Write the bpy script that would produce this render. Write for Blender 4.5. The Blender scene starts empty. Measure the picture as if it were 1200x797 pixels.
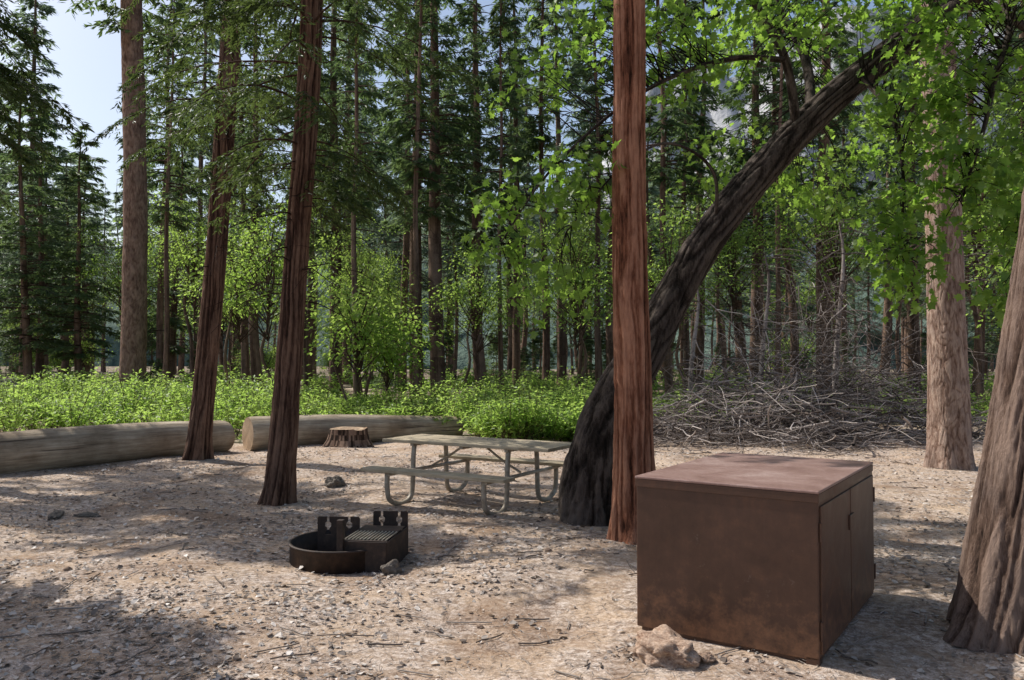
import bpy, math, numpy as np
from mathutils import Vector, noise as mnoise
rng=np.random.default_rng(11)
scene=bpy.context.scene
D=bpy.data

# ------------------------------------------------------------------ helpers
def nrm(a):
    return a/np.maximum(np.linalg.norm(a,axis=-1,keepdims=True),1e-9)

def vnoise(u,v,seed,pu):
    T=np.random.default_rng(seed).random((pu,64))
    iu=np.floor(u).astype(int); iv=np.floor(v).astype(int)
    fu=u-iu; fv=v-iv
    fu=fu*fu*(3-2*fu); fv=fv*fv*(3-2*fv)
    a=T[iu%pu,iv%64]; b=T[(iu+1)%pu,iv%64]; c=T[iu%pu,(iv+1)%64]; d=T[(iu+1)%pu,(iv+1)%64]
    return (a*(1-fu)+b*fu)*(1-fv)+(c*(1-fu)+d*fu)*fv

def ground_z(x,y):
    x=np.asarray(x,float); y=np.asarray(y,float)
    z=0.030*np.sin(x*0.9+1.0)*np.cos(y*0.7)+0.018*np.sin(x*2.3+y*1.1)+0.012*np.cos(y*3.1-x*1.7)
    z=z+0.05*(vnoise(x*0.6+100,y*0.6+100,5,64)-.5)+0.025*(vnoise(x*2.2+50,y*2.2+50,6,64)-.5)+0.012*(vnoise(x*6+50,y*6+50,8,64)-.5)
    return z
def gz(x,y): return float(ground_z(x,y))

class MB:
    def __init__(s): s.V=[];s.P=[];s.n=0
    def add(s,V,F,mat=0,var=None,smooth=False):
        V=np.asarray(V,float).reshape(-1,3); F=np.asarray(F,int)
        if var is None: var=np.full(len(F),0.5)
        s.V.append(V); s.P.append((F+s.n,mat,np.broadcast_to(var,(len(F),)),smooth)); s.n+=len(V)
    def mesh(s,name,mats):
        me=D.meshes.new(name)
        V=np.concatenate(s.V)
        me.vertices.add(len(V)); me.vertices.foreach_set('co',V.ravel().astype(np.float32))
        loops=np.concatenate([p[0].ravel() for p in s.P])
        tot=np.concatenate([np.full(len(p[0]),p[0].shape[1]) for p in s.P])
        start=np.concatenate([[0],np.cumsum(tot)[:-1]])
        me.loops.add(len(loops)); me.loops.foreach_set('vertex_index',loops.astype(np.int32))
        me.polygons.add(len(tot)); me.polygons.foreach_set('loop_start',start.astype(np.int32))
        me.polygons.foreach_set('loop_total',tot.astype(np.int32))
        me.polygons.foreach_set('material_index',np.concatenate([np.full(len(p[0]),p[1]) for p in s.P]).astype(np.int32))
        me.polygons.foreach_set('use_smooth',np.concatenate([np.full(len(p[0]),p[3]) for p in s.P]).astype(bool))
        a=me.attributes.new('var','FLOAT','FACE')
        a.data.foreach_set('value',np.concatenate([p[2] for p in s.P]).astype(np.float32))
        for m in mats: me.materials.append(m)
        me.update(calc_edges=True)
        return me
    def obj(s,name,mats,loc=(0,0,0),parent=None):
        return link(name,s.mesh(name,mats),loc,parent)

def link(name,me,loc=(0,0,0),parent=None,rot=(0,0,0),sc=(1,1,1)):
    o=D.objects.new(name,me); scene.collection.objects.link(o)
    o.location=loc; o.rotation_euler=rot; o.scale=sc
    if parent: o.parent=parent
    return o

def catmull(pts,rad,n):
    P=np.asarray(pts,float); R=np.asarray(rad,float)
    X=np.concatenate([P,R[:,None]],1)
    X=np.concatenate([2*X[:1]-X[1:2],X,2*X[-1:]-X[-2:-1]])
    m=len(P)-1
    t=np.linspace(0,m,n); i=np.minimum(t.astype(int),m-1); f=(t-i)[:,None]
    a,b,c,d=X[i],X[i+1],X[i+2],X[i+3]
    Y=0.5*(2*b+(c-a)*f+(2*a-5*b+4*c-d)*f*f+(3*b-a-3*c+d)*f**3)
    return Y[:,:3],np.maximum(Y[:,3],0.001)

def btubes(mb,paths,radii,segs=4,mat=0,var=None,smooth=True):
    paths=np.asarray(paths,float); M,n,_=paths.shape
    radii=np.broadcast_to(radii,(M,n))
    T=nrm(np.gradient(paths,axis=1))
    ref=np.array([0.31,0.17,0.93]); 
    S=nrm(np.cross(T,ref)); U=np.cross(S,T)
    th=np.arange(segs)*2*math.pi/segs
    V=paths[:,:,None,:]+radii[:,:,None,None]*(np.cos(th)[:,None]*S[:,:,None,:]+np.sin(th)[:,None]*U[:,:,None,:])
    idx=np.arange(M*n*segs).reshape(M,n,segs)
    a=idx[:,:-1,:]; b=idx[:,1:,:]
    F=np.stack([a,np.roll(a,-1,2),np.roll(b,-1,2),b],-1).reshape(-1,4)
    if var is None: v=None
    else: v=np.repeat(np.asarray(var),(n-1)*segs)
    mb.add(V,F,mat,v,smooth)

def trunk(mb,pts,rad,segs=96,step=0.04,K=18,zs=1.3,amp=0.16,seed=1,mat=0,flare=0.5,fh=0.25,lobes=5,plates=False):
    L=np.sum(np.linalg.norm(np.diff(np.asarray(pts,float),axis=0),axis=1))
    n=max(8,int(L/step))
    P,R=catmull(pts,rad,n)
    s=np.concatenate([[0],np.cumsum(np.linalg.norm(np.diff(P,axis=0),axis=1))])
    T=nrm(np.gradient(P,axis=0))
    S=np.zeros_like(P); cur=np.array([1.,0,0])
    for i in range(n):
        cur=cur-T[i]*np.dot(cur,T[i]); cur/=np.linalg.norm(cur); S[i]=cur
    U=np.cross(T,S)
    th=np.arange(segs)*2*math.pi/segs
    TH,SS=np.meshgrid(th,s)
    a=TH/(2*math.pi)
    w=vnoise(a*6,SS*2.2,seed+9,6)
    z2=SS*zs+ vnoise(a*K,SS*0.5,seed+3,K)*1.2
    n1=vnoise((a*K+w*1.3),z2*1.0,seed,K)
    n2=vnoise((a*K*3),SS*zs*4,seed+1,K*3)
    n3=vnoise(a*K*6,SS*zs*14,seed+5,K*6)
    if plates:
        gu=a*K+ .9*(vnoise(a*K,SS*3,seed+21,K)-.5)*2; gv=SS*zs*2+.9*(vnoise(a*K,SS*2.1,seed+22,K)-.5)*2
        J=np.random.default_rng(seed+30).random((K,64,2))
        iu=np.floor(gu).astype(int); iv=np.floor(gv).astype(int)
        d1=np.full(gu.shape,9.);d2=np.full(gu.shape,9.); cid=np.zeros(gu.shape)
        C=np.random.default_rng(seed+31).random((K,64))
        for di in (-1,0,1):
            for dj in (-1,0,1):
                cu=iu+di; cv=iv+dj
                j=J[cu%K,cv%64]
                dd=np.hypot(cu+j[...,0]-gu,(cv+j[...,1]-gv))
                new=dd<d1
                d2=np.where(new,d1,np.minimum(d2,dd)); cid=np.where(new,C[cu%K,cv%64],cid); d1=np.where(new,dd,d1)
        crack=np.clip((d2-d1)*3.0,0,1)**.5
        h=crack*.38+.08+.28*cid+.26*n2
    else:
        fib=vnoise(a*K*2+w*2.0,SS*zs*.8,seed+17,K*2)
        crack=np.clip(np.abs(2*n1-1)*2.2,0,1)
        h=crack*.45+(1-np.abs(2*fib-1))*.3+n2*.25
    h=h*.82+n3*.18
    low=vnoise(a*4,SS*.8,seed+7,4)
    f=1+flare*np.exp(-SS/fh)*(0.6+0.5*np.cos(TH*lobes+seed)+0.3*np.cos(TH*2+1.3*seed))
    r=R[:,None]*(1+amp*(h-.6)+0.10*(low-.5))*f
    V=P[:,None,:]+r[:,:,None]*(np.cos(TH)[:,:,None]*S[:,None,:]+np.sin(TH)[:,:,None]*U[:,None,:])
    idx=np.arange(n*segs).reshape(n,segs)
    A=idx[:-1];B=idx[1:]
    F=np.stack([A,np.roll(A,-1,1),np.roll(B,-1,1),B],-1).reshape(-1,4)
    hv=(h[:-1]+h[1:]+np.roll(h,-1,1)[:-1]+np.roll(h,-1,1)[1:])/4
    mb.add(V,F,mat,hv.ravel(),True)
    return P,R

DIAM=np.array([[0,0],[.45,.5],[1,0],[.45,-.5]])
SPR=np.array([[0,.0],[.25,.5],[.8,.32],[1,0],[.8,-.32],[.25,-.5]])
LOBE=np.array([[0,0],[.12,.22],[.30,.20],[.34,.50],[.48,.26],[.66,.42],[.70,.16],[1,0],[.70,-.16],[.66,-.42],[.48,-.26],[.34,-.50],[.30,-.20],[.12,-.22]])
def leaves(mb,C,d,nv,L,W,tmpl=DIAM,mat=1,var=None,fold=.25,droop=.15):
    C=np.asarray(C,float); N=len(C)
    L=np.broadcast_to(L,(N,)); W=np.broadcast_to(W,(N,))
    d=nrm(d); s=nrm(np.cross(d,nv)); u=np.cross(s,d)
    tx=tmpl[:,0]; ty=tmpl[:,1]
    V=(C[:,None,:]+(L[:,None]*tx)[:,:,None]*d[:,None,:]+(W[:,None]*ty)[:,:,None]*s[:,None,:]
       +(W[:,None]*np.abs(ty)*fold-L[:,None]*tx**2*droop)[:,:,None]*u[:,None,:])
    F=np.arange(N*len(tx)).reshape(N,len(tx))
    if var is None: var=rng.random(N)
    mb.add(V,F,mat,var,False)

# ------------------------------------------------------------------ materials
def newmat(name):
    m=D.materials.new(name); m.use_nodes=True
    nt=m.node_tree; nt.nodes.clear()
    out=nt.nodes.new('ShaderNodeOutputMaterial')
    return m,nt,out
def N(nt,t,**k):
    n=nt.nodes.new('ShaderNode'+t)
    for a,b in k.items(): setattr(n,a,b)
    return n
def ramp(nt,stops,fac):
    r=nt.nodes.new('ShaderNodeValToRGB'); e=r.color_ramp.elements
    while len(e)<len(stops): e.new(.5)
    for x,(p,c) in zip(e,stops): x.position=p; x.color=(*c,1)
    nt.links.new(fac,r.inputs[0]); return r.outputs[0]
def noise(nt,vec,scale,detail=5,rough=.6,dist=0):
    n=N(nt,'TexNoise'); n.inputs['Scale'].default_value=scale; n.inputs['Detail'].default_value=detail
    n.inputs['Roughness'].default_value=rough; n.inputs['Distortion'].default_value=dist
    nt.links.new(vec,n.inputs['Vector']); return n.outputs['Fac']
def mapping(nt,vec,sc):
    m=N(nt,'Mapping'); m.inputs['Scale'].default_value=sc; nt.links.new(vec,m.inputs['Vector']); return m.outputs[0]
def mix(nt,a,b,f,mode='MIX'):
    m=N(nt,'MixRGB',blend_type=mode)
    for s,v in ((1,a),(2,b),(0,f)):
        if isinstance(v,(int,float)): m.inputs[s].default_value=v
        elif isinstance(v,tuple): m.inputs[s].default_value=(*v,1)
        else: nt.links.new(v,m.inputs[s])
    return m.outputs[0]
def math_(nt,op,a,b=0.):
    m=N(nt,'Math',operation=op)
    for i,v in ((0,a),(1,b)):
        if isinstance(v,(int,float)): m.inputs[i].default_value=v
        else: nt.links.new(v,m.inputs[i])
    return m.outputs[0]
def princ(nt,out,col,rough=.8,spec=.3,metal=0,bump=None,bs=.5,bd=.02):
    p=N(nt,'BsdfPrincipled')
    if isinstance(col,tuple): p.inputs['Base Color'].default_value=(*col,1)
    else: nt.links.new(col,p.inputs['Base Color'])
    if isinstance(rough,(int,float)): p.inputs['Roughness'].default_value=rough
    else: nt.links.new(rough,p.inputs['Roughness'])
    p.inputs['Specular IOR Level'].default_value=spec; p.inputs['Metallic'].default_value=metal
    if bump is not None:
        b=N(nt,'Bump'); b.inputs['Strength'].default_value=bs; b.inputs['Distance'].default_value=bd
        nt.links.new(bump,b.inputs['Height']); nt.links.new(b.outputs[0],p.inputs['Normal'])
    nt.links.new(p.outputs[0],out.inputs[0]); return p

def leafmat(name,c0,c1,t0,t1,tr=.45,spec=.3):
    m,nt,out=newmat(name)
    a=N(nt,'Attribute',attribute_name='var').outputs['Fac']
    oi=N(nt,'ObjectInfo').outputs['Random']
    f=math_(nt,'ADD',math_(nt,'MULTIPLY',a,.75),math_(nt,'MULTIPLY',oi,.25))
    ca=ramp(nt,[(0,c0),(1,c1)],f); cb=ramp(nt,[(0,t0),(1,t1)],f)
    p=N(nt,'BsdfPrincipled'); nt.links.new(ca,p.inputs['Base Color']); p.inputs['Roughness'].default_value=.45
    p.inputs['Specular IOR Level'].default_value=spec
    t=N(nt,'BsdfTranslucent'); nt.links.new(cb,t.inputs[0])
    x=N(nt,'MixShader'); x.inputs[0].default_value=tr
    nt.links.new(p.outputs[0],x.inputs[1]); nt.links.new(t.outputs[0],x.inputs[2]); nt.links.new(x.outputs[0],out.inputs[0])
    return m
def barkmat(name,dark,mid,light,sc=(9,9,1.4),bs=.8):
    m,nt,out=newmat(name)
    tc=N(nt,'TexCoord').outputs['Object']
    v=mapping(nt,tc,sc)
    n1=noise(nt,v,1.6,8,.7,.3); n2=noise(nt,tc,3,4,.6); n3=noise(nt,mapping(nt,tc,(60,60,10)),1,5,.75)
    a=N(nt,'Attribute',attribute_name='var').outputs['Fac']
    f=math_(nt,'ADD',math_(nt,'MULTIPLY',a,.75),math_(nt,'MULTIPLY',n1,.4))
    f=math_(nt,'ADD',f,math_(nt,'MULTIPLY',math_(nt,'SUBTRACT',n3,.5),.7))
    c=ramp(nt,[(.34,dark),(.56,mid),(.80,light)],f)
    c2=mix(nt,c,ramp(nt,[(.35,(.55,.55,.58)),(.65,(1,1,1))],n2),.8,'MULTIPLY')
    h=math_(nt,'ADD',n1,math_(nt,'MULTIPLY',n3,.8))
    princ(nt,out,c2,.92,.15,0,h,bs,.03)
    return m

bark_red=barkmat('bark_cedar_red',(.03,.012,.007),(.25,.098,.054),(.50,.25,.155),(14,14,.9))
bark_cedar=barkmat('bark_cedar_brown',(.018,.010,.007),(.095,.050,.034),(.24,.145,.10),(14,14,.9))
bark_pine=barkmat('bark_pine',(.06,.032,.022),(.25,.16,.12),(.47,.35,.28),(10,10,2.2))
bark_pine2=barkmat('bark_pine_brown',(.06,.03,.02),(.20,.12,.085),(.36,.24,.175),(10,10,2.2))
bark_grey=barkmat('bark_grey_cedar',(.025,.015,.011),(.135,.085,.062),(.29,.205,.16),(13,13,.8))
bark_oak=barkmat('bark_oak',(.010,.008,.006),(.045,.034,.027),(.15,.12,.10),(7,7,3),1.)
bark_far=barkmat('bark_forest',(.035,.022,.015),(.13,.082,.058),(.30,.20,.145),(5,5,1))
dead=barkmat('dead_wood',(.08,.062,.052),(.23,.19,.165),(.50,.44,.40),(9,9,9),.3)

lf_cedar=leafmat('cedar_foliage',(.022,.044,.018),(.06,.10,.036),(.06,.10,.022),(.19,.26,.06),.42,.25)
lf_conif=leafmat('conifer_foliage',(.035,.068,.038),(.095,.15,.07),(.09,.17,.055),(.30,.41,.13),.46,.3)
lf_far_haze=leafmat('far_conifer_foliage_haze',(.07,.11,.085),(.15,.21,.15),(.17,.26,.15),(.40,.51,.27),.48,.3)  # distance haze put into the colour: paler and bluer than near foliage
lf_oak=leafmat('oak_leaves',(.03,.075,.016),(.085,.15,.035),(.13,.30,.022),(.46,.70,.10),.56,.5)
lf_maple=leafmat('maple_leaves',(.06,.12,.025),(.13,.20,.05),(.24,.42,.05),(.58,.76,.17),.6,.3)
lf_shrub=leafmat('shrub_leaves',(.09,.16,.03),(.20,.29,.08),(.28,.52,.06),(.64,.82,.20),.56,.35)
lf_dry=leafmat('dry_litter',(.08,.05,.033),(.80,.72,.64),(.12,.07,.03),(.34,.26,.18),.12,.2)

def mk_ground():
    m,nt,out=newmat('forest_floor')
    g=N(nt,'NewGeometry').outputs['Position']
    n1=noise(nt,g,.35,5,.6,.4); n2=noise(nt,g,2.6,6,.65); n3=noise(nt,g,22,6,.75); n4=noise(nt,g,85,3,.8); n5=noise(nt,g,1.1,5,.7,.6)
    vo=N(nt,'TexVoronoi'); vo.inputs['Scale'].default_value=34; nt.links.new(g,vo.inputs['Vector'])
    base=ramp(nt,[(.35,(.42,.30,.20)),(.65,(.62,.46,.32))],n1)
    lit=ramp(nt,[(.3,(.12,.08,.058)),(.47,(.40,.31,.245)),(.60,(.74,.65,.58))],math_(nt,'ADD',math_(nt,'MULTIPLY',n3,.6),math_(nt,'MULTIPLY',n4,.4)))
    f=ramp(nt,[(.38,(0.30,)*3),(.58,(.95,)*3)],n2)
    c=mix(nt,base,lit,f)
    c=mix(nt,c,ramp(nt,[(.3,(.5,.44,.39)),(.55,(1,1,1))],n3),.5,'MULTIPLY')
    c=mix(nt,c,ramp(nt,[(.36,(.55,.47,.41)),(.53,(1,1,1))],n5),.75,'MULTIPLY')
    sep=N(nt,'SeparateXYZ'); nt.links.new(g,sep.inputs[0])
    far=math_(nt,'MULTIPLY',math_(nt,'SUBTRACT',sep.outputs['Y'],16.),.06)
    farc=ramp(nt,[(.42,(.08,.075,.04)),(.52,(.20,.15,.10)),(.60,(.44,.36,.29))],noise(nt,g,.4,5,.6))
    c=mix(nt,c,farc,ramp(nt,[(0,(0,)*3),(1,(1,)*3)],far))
    h=math_(nt,'ADD',math_(nt,'MULTIPLY',n3,1.),math_(nt,'MULTIPLY',n4,.35))
    h=math_(nt,'ADD',h,math_(nt,'MULTIPLY',vo.outputs['Distance'],.25))
    princ(nt,out,c,.95,.1,0,h,.8,.018)
    return m
t=np.linspace(-1,1,441); xs=np.sinh(t*6.2)/np.sinh(6.2)*700
t=np.linspace(-.72,1,441); ys=6+np.sinh(t*6.2)/np.sinh(6.2)*700
X,Y=np.meshgrid(xs,ys); Z=ground_z(X,Y)
idx=np.arange(X.size).reshape(X.shape)
F=np.stack([idx[:-1,:-1],idx[:-1,1:],idx[1:,1:],idx[1:,:-1]],-1).reshape(-1,4)
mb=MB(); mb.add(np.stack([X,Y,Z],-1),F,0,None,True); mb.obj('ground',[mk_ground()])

def litter():
    mb=MB()
    n=120000
    y=2.6+rng.random(n)**1.6*13; x=(rng.random(n)*2-1)*(y*.68+.6)
    m=vnoise(x*1.3+60,y*1.3+60,21,64)+.5*vnoise(x*4+60,y*4+60,22,64)
    m=m-.6*np.exp(-((x-1.2)**2+(y-5.0)**2)/2.6)
    k=(m>rng.random(n)*1.1+.14); x=x[k];y=y[k];n=len(x)
    z=ground_z(x,y)+.004+rng.random(n)*.008
    a=rng.random(n)*6.283; d=np.stack([np.cos(a),np.sin(a),rng.normal(0,.25,n)],-1)
    nv=nrm(np.stack([rng.normal(0,.35,n),rng.normal(0,.35,n),np.ones(n)],-1))
    L=.010+.050*rng.random(n)**2.6
    leaves(mb,np.stack([x,y,z],-1),d,nv,L,L*(.4+.5*rng.random(n)),SPR,0,rng.random(n)**1.3,.3,.1)
    n=26000
    y=2.6+rng.random(n)**1.5*10; x=(rng.random(n)*2-1)*(y*.68+.6)
    z=ground_z(x,y)+.004+rng.random(n)*.008
    a=rng.random(n)*6.283; d=np.stack([np.cos(a),np.sin(a),rng.normal(0,.1,n)],-1)
    nv=np.tile([0,0,1.],(n,1))
    leaves(mb,np.stack([x,y,z],-1),d,nv,.03+.09*rng.random(n),.003+.003*rng.random(n),DIAM,0,rng.random(n)*.6,.3,.05)
    M=500; y=2.8+rng.random(M)**1.3*11; x=(rng.random(M)*2-1)*(y*.66+.5)
    a=rng.random(M)*6.283; l=.06+.3*rng.random(M)**2
    s=np.linspace(-.5,.5,5)
    px=x[:,None]+np.cos(a)[:,None]*l[:,None]*s+rng.normal(0,.008,(M,5)); py=y[:,None]+np.sin(a)[:,None]*l[:,None]*s+rng.normal(0,.008,(M,5))
    pz=ground_z(px,py)+.008+rng.random((M,5))*.008
    btubes(mb,np.stack([px,py,pz],-1),(.002+.004*rng.random(M))[:,None]*np.ones(5),5,0,rng.random(M)*.4)
    mb.obj('leaf_litter',[lf_dry])
litter()

# ------------------------------------------------------------------ tree crowns
def conifer_crown(mb,H,z0,R,nb,nt_,nk,lL,lW,droop=.25,axis=None,up=.1,lm=1,bm=0,pw=.75,br=.02,tw=.3,tmpl=DIAM,azr=None):
    M=nb; t=np.sort(rng.random(M)**1.15); z=z0+(H-z0)*t
    ln=(R*(1-t)**pw*(.5+.55*rng.random(M))+.25)*np.minimum(1,.45+t*5)
    az=rng.random(M)*6.283 if azr is None else azr[0]+rng.random(M)*(azr[1]-azr[0])
    dh=np.stack([np.cos(az),np.sin(az),0*az],-1); sd=np.stack([-np.sin(az),np.cos(az),0*az],-1)
    ax=np.zeros((M,3)); ax[:,2]=z
    if axis is not None: ax[:,0]=np.interp(z,axis[:,2],axis[:,0]); ax[:,1]=np.interp(z,axis[:,2],axis[:,1])
    dr=droop*(.6+.8*rng.random(M)); bend=rng.normal(0,.12,M)
    upm=up+.35*t
    def bp(s):
        s=s[...,None]
        sh=(M,)+(1,)*(s.ndim-2)
        l=ln.reshape(sh+(1,)); 
        return (ax.reshape(sh+(3,))+dh.reshape(sh+(3,))*l*s+sd.reshape(sh+(3,))*l*s*s*bend.reshape(sh+(1,))
                +np.array([0,0,1.])*l*(upm.reshape(sh+(1,))*s-dr.reshape(sh+(1,))*s*s))
    s=np.tile(np.linspace(0,1,6),(M,1))
    btubes(mb,bp(s),(br*(.5+ln/R))[:,None]*np.linspace(1,.2,6),4,bm,np.full(M,.4))
    s=.18+.82*rng.random((M,nt_))**.8
    O=bp(s)
    sg=np.where(rng.random((M,nt_))<.5,-1,1)[...,None]
    td=nrm(dh[:,None]*(.5+.4*rng.random((M,nt_,1)))+sd[:,None]*sg*(.3+.8*rng.random((M,nt_,1)))+np.array([0,0,1.])*(-.35*rng.random((M,nt_,1))-droop*.8+.1))
    tl=(.15+tw*ln[:,None]*(1.1-s))*(.5+.7*rng.random((M,nt_)))
    q=(rng.random((M,nt_,nk)))
    C=O[:,:,None]+td[:,:,None]*(tl[:,:,None]*q)[...,None]; C[...,2]-=.35*tl[:,:,None]*q*q
    ts=nrm(np.cross(td,[0,0,1.]))
    sg2=np.where(rng.random((M,nt_,nk))<.5,-1,1)[...,None]
    d=td[:,:,None]*.8+ts[:,:,None]*sg2*.7+rng.normal(0,.2,(M,nt_,nk,3)); d[...,2]-=.15
    nv=rng.normal(0,.45,(M,nt_,nk,3)); nv[...,2]+=1
    n=M*nt_*nk
    va=np.clip((rng.random((M,1,1))*.4+rng.random((M,nt_,1))*.35+rng.random((M,nt_,nk))*.25),0,1)
    leaves(mb,C.reshape(-1,3),d.reshape(-1,3),nv.reshape(-1,3),lL*(.6+.7*rng.random(n)),lW*(.7+.6*rng.random(n)),tmpl,lm,va.reshape(-1),.15,.1)

def dead_branches(mb,axis,z0,z1,n,L,mat=0,r=.008):
    z=z0+(z1-z0)*rng.random(n); az=rng.random(n)*6.283; l=L*(.3+.8*rng.random(n))
    s=np.linspace(0,1,8)
    ox=np.interp(z,axis[:,2],axis[:,0]); oy=np.interp(z,axis[:,2],axis[:,1])
    wob=np.cumsum(rng.normal(0,.035,(n,8)),1)
    P=np.stack([ox[:,None]+np.cos(az)[:,None]*l[:,None]*s+wob*l[:,None],oy[:,None]+np.sin(az)[:,None]*l[:,None]*s-wob*l[:,None],
                z[:,None]+l[:,None]*(.1*s-.45*s*s)+np.cumsum(rng.normal(0,.02,(n,8)),1)],-1)
    btubes(mb,P,(r*(.5+.8*rng.random(n)))[:,None]*np.linspace(1,.25,8),5,mat,np.full(n,.3))
    k=rng.integers(2,7,(n*3)); bi=np.repeat(np.arange(n),3)
    o=P[bi,k]; dd=nrm(rng.normal(0,1,(n*3,3))*[1,1,.6]+[0,0,-.3]); ll=L*.3*rng.random(n*3)
    s4=np.linspace(0,1,4)
    Q=o[:,None]+dd[:,None]*(ll[:,None]*s4)[...,None]; Q[...,2]-=.3*ll[:,None]*s4**2
    btubes(mb,Q,r*.35,3,mat,np.full(n*3,.3))

def broad_crown(mb,H,z0,R,nc,nl,lL,lm=1,bm=0,cs=.55,flat=.45,tmpl=DIAM):
    u=nrm(rng.normal(0,1,(nc,3))); r=rng.random(nc)**.6
    C=u*r[:,None]*[R,R,(H-z0)/2]; C[:,2]+=(H+z0)/2
    s=np.linspace(0,1,6)[None,:,None]
    st=np.stack([0*C[:,0],0*C[:,0],np.clip(C[:,2]*.75-.5,z0*.6,H)],-1)
    mid=(st+C)/2; mid[:,2]-=.1; mid[:,:2]+=rng.normal(0,.2,(nc,2))
    P=(1-s)**2*st[:,None]+2*s*(1-s)*mid[:,None]+s*s*C[:,None]
    btubes(mb,P,.03*np.linspace(1,.2,6)[None]*np.ones((nc,1)),4,bm,np.full(nc,.4))
    off=rng.normal(0,1,(nc,nl,3))*[cs,cs,cs*flat]
    pos=C[:,None]+off; pos[...,2]-=.25*np.linalg.norm(off[...,:2],axis=-1)
    d=off*[1,1,.2]+rng.normal(0,.4,(nc,nl,3)); d[...,2]-=.25
    nv=rng.normal(0,.45,(nc,nl,3)); nv[...,2]+=1
    n=nc*nl
    va=np.clip(rng.random((nc,1))*.5+rng.random((nc,nl))*.5,0,1).ravel()
    leaves(mb,pos.reshape(-1,3),d.reshape(-1,3),nv.reshape(-1,3),lL*(.6+.8*rng.random(n)),lL*.7*(.6+.6*rng.random(n)),tmpl,lm,va,.2,.15)

def far_trunk(mb,H,r,seed,lean=.0,st=.4):
    k=np.linspace(0,1,7)
    pts=np.stack([np.cumsum(rng.normal(0,lean,7)),np.cumsum(rng.normal(0,lean,7)),k*H-.2],-1); pts[0,:2]=0
    trunk(mb,pts,r*(1-k*.9),20,st,8,.6,.16,seed,0,.3,.5,5)
    return pts

SPEC=[(22,6,2.9,150,.30),(27,7.5,3.2,165,.36),(17,2.5,2.6,130,.22),(24,10,2.3,110,.26),(26,12,2.1,90,.24),(19,7,1.8,75,.15)]
HS=[s[0] for s in SPEC]
conifs=[]; farconifs=[]
for i,(H,z0,R,nb,r) in enumerate(SPEC):
    mb=MB(); ax=far_trunk(mb,H,r,40+i,.12)
    conifer_crown(mb,H,z0,R,nb,12,8,.30,.07,.28,None,.1,br=.025)
    dead_branches(mb,ax,2.,z0+3,34,1.7,0,.018)
    conifs.append(mb.mesh('conifer_mesh_%d'%i,[bark_far,lf_conif]))
    mb=MB(); ax=far_trunk(mb,H,r,140+i,.12,.8)
    conifer_crown(mb,H,z0,R,nb,7,5,.50,.12,.28,None,.1,br=.025)
    dead_branches(mb,ax,2.,z0+3,16,1.7,0,.02)
    farconifs.append(mb.mesh('far_conifer_mesh_%d'%i,[bark_far,lf_far_haze]))
mb=MB(); far_trunk(mb,6.,.06,190,.03); conifer_crown(mb,6,.4,1.5,90,9,6,.24,.06,.2,None,.1,br=.012); sap=mb.mesh('sapling_mesh',[bark_far,lf_conif])
broads=[]
for i,(H,z0,R,nc,nl,r) in enumerate([(8.5,3.0,2.4,46,60,.09),(12,4.5,3.0,62,64,.13),(4.2,1.2,1.3,26,60,.04)]):
    mb=MB(); far_trunk(mb,H*.85,r,60+i,.2)
    broad_crown(mb,H,z0,R,nc,nl,.15,cs=.5,flat=.4)
    broads.append(mb.mesh('broadleaf_mesh_%d'%i,[bark_far,lf_maple]))
mb=MB(); H=32
trunk(mb,[(0,0,-.2),(.0,0,8),(-.35,.05,18),(-.5,0,H)],[.42,.38,.31,.06],140,.05,22,1.6,.08,77,0,.25,.5,6,True)
conifer_crown(mb,H,13,3.0,110,12,8,.3,.08,.2)
mb.obj('pine_tree',[bark_pine2,lf_conif],(-13.2,28,0))

def put(kind,name,x,y,s=1,sz=None,par=None):
    return link(name,kind,(x,y,gz(x,y)-.05),par,(rng.normal(0,.012),rng.normal(0,.012),rng.random()*6.283),(s,s,sz or s))
for (k,x,y,s,sz) in [(2,-24,40,1.05,.95),(5,-15.1,35,.9,1.1),(0,-11.,35,.8,1),(1,-8.3,38,.9,1),(5,-3.6,30,.9,1.2),
    (1,-2.9,32,.9,1),(0,-1.3,36,.95,1.1),(4,.2,40,.9,1),(4,1.6,38,.8,1),(5,5.9,30,1.1,1.2),(1,10.9,36,.9,.95),(4,13.0,37,.9,.9),(2,8.,46,1,1),
    (0,17.,34,.9,1),(3,20,30,.8,.9),(4,-6.0,44,1,1),(2,-19.5,46,1.,.95),(0,24,38,1,1.1),(2,-30,44,.9,1.0),(5,-5.2,27,.8,1),(5,3.6,33,1,1.2),(4,15,26,.7,.9),
    (4,-17.5,40,.8,1),(5,7.2,33,.9,1.2),(5,-.4,31,.7,1.1),(4,4.6,37,.9,1),(5,9.2,28,.7,1.1),(2,-26.5,45,1.1,1),
    (1,-4.6,39,1,1.1),(0,9.4,41,1,1.1),(1,12.4,32,.9,1),(2,-21.5,40,.9,.8),(5,-9.2,36,.8,1.2),(4,-13.2,40,.9,1)]:
    put(conifs[k],'conifer_tree',x,y,s,sz)
for (k,x,y,s) in [(0,-10.5,31,.9),(0,-5.6,30,.8),(1,-7.5,40,.8),(1,-15,38,.9),(2,-4.6,24,1.1),(2,-3.9,25,.9),(0,2.2,27,.8),(0,5.0,25,.8),(1,8.5,31,.8),
    (1,14.,24,.85),(0,12.5,18.5,.8),(1,-19,40,.8),(1,18,27,1),(1,3,38,.9),(0,16,20,.8),(0,-8.2,27,.9),(0,-1.2,28,.75),(1,10.5,26,.8)]:
    put(broads[k],'maple_tree',x,y,s)
fe=D.objects.new('distant_forest',None); scene.collection.objects.link(fe)
pl=[]
tries=0
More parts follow.
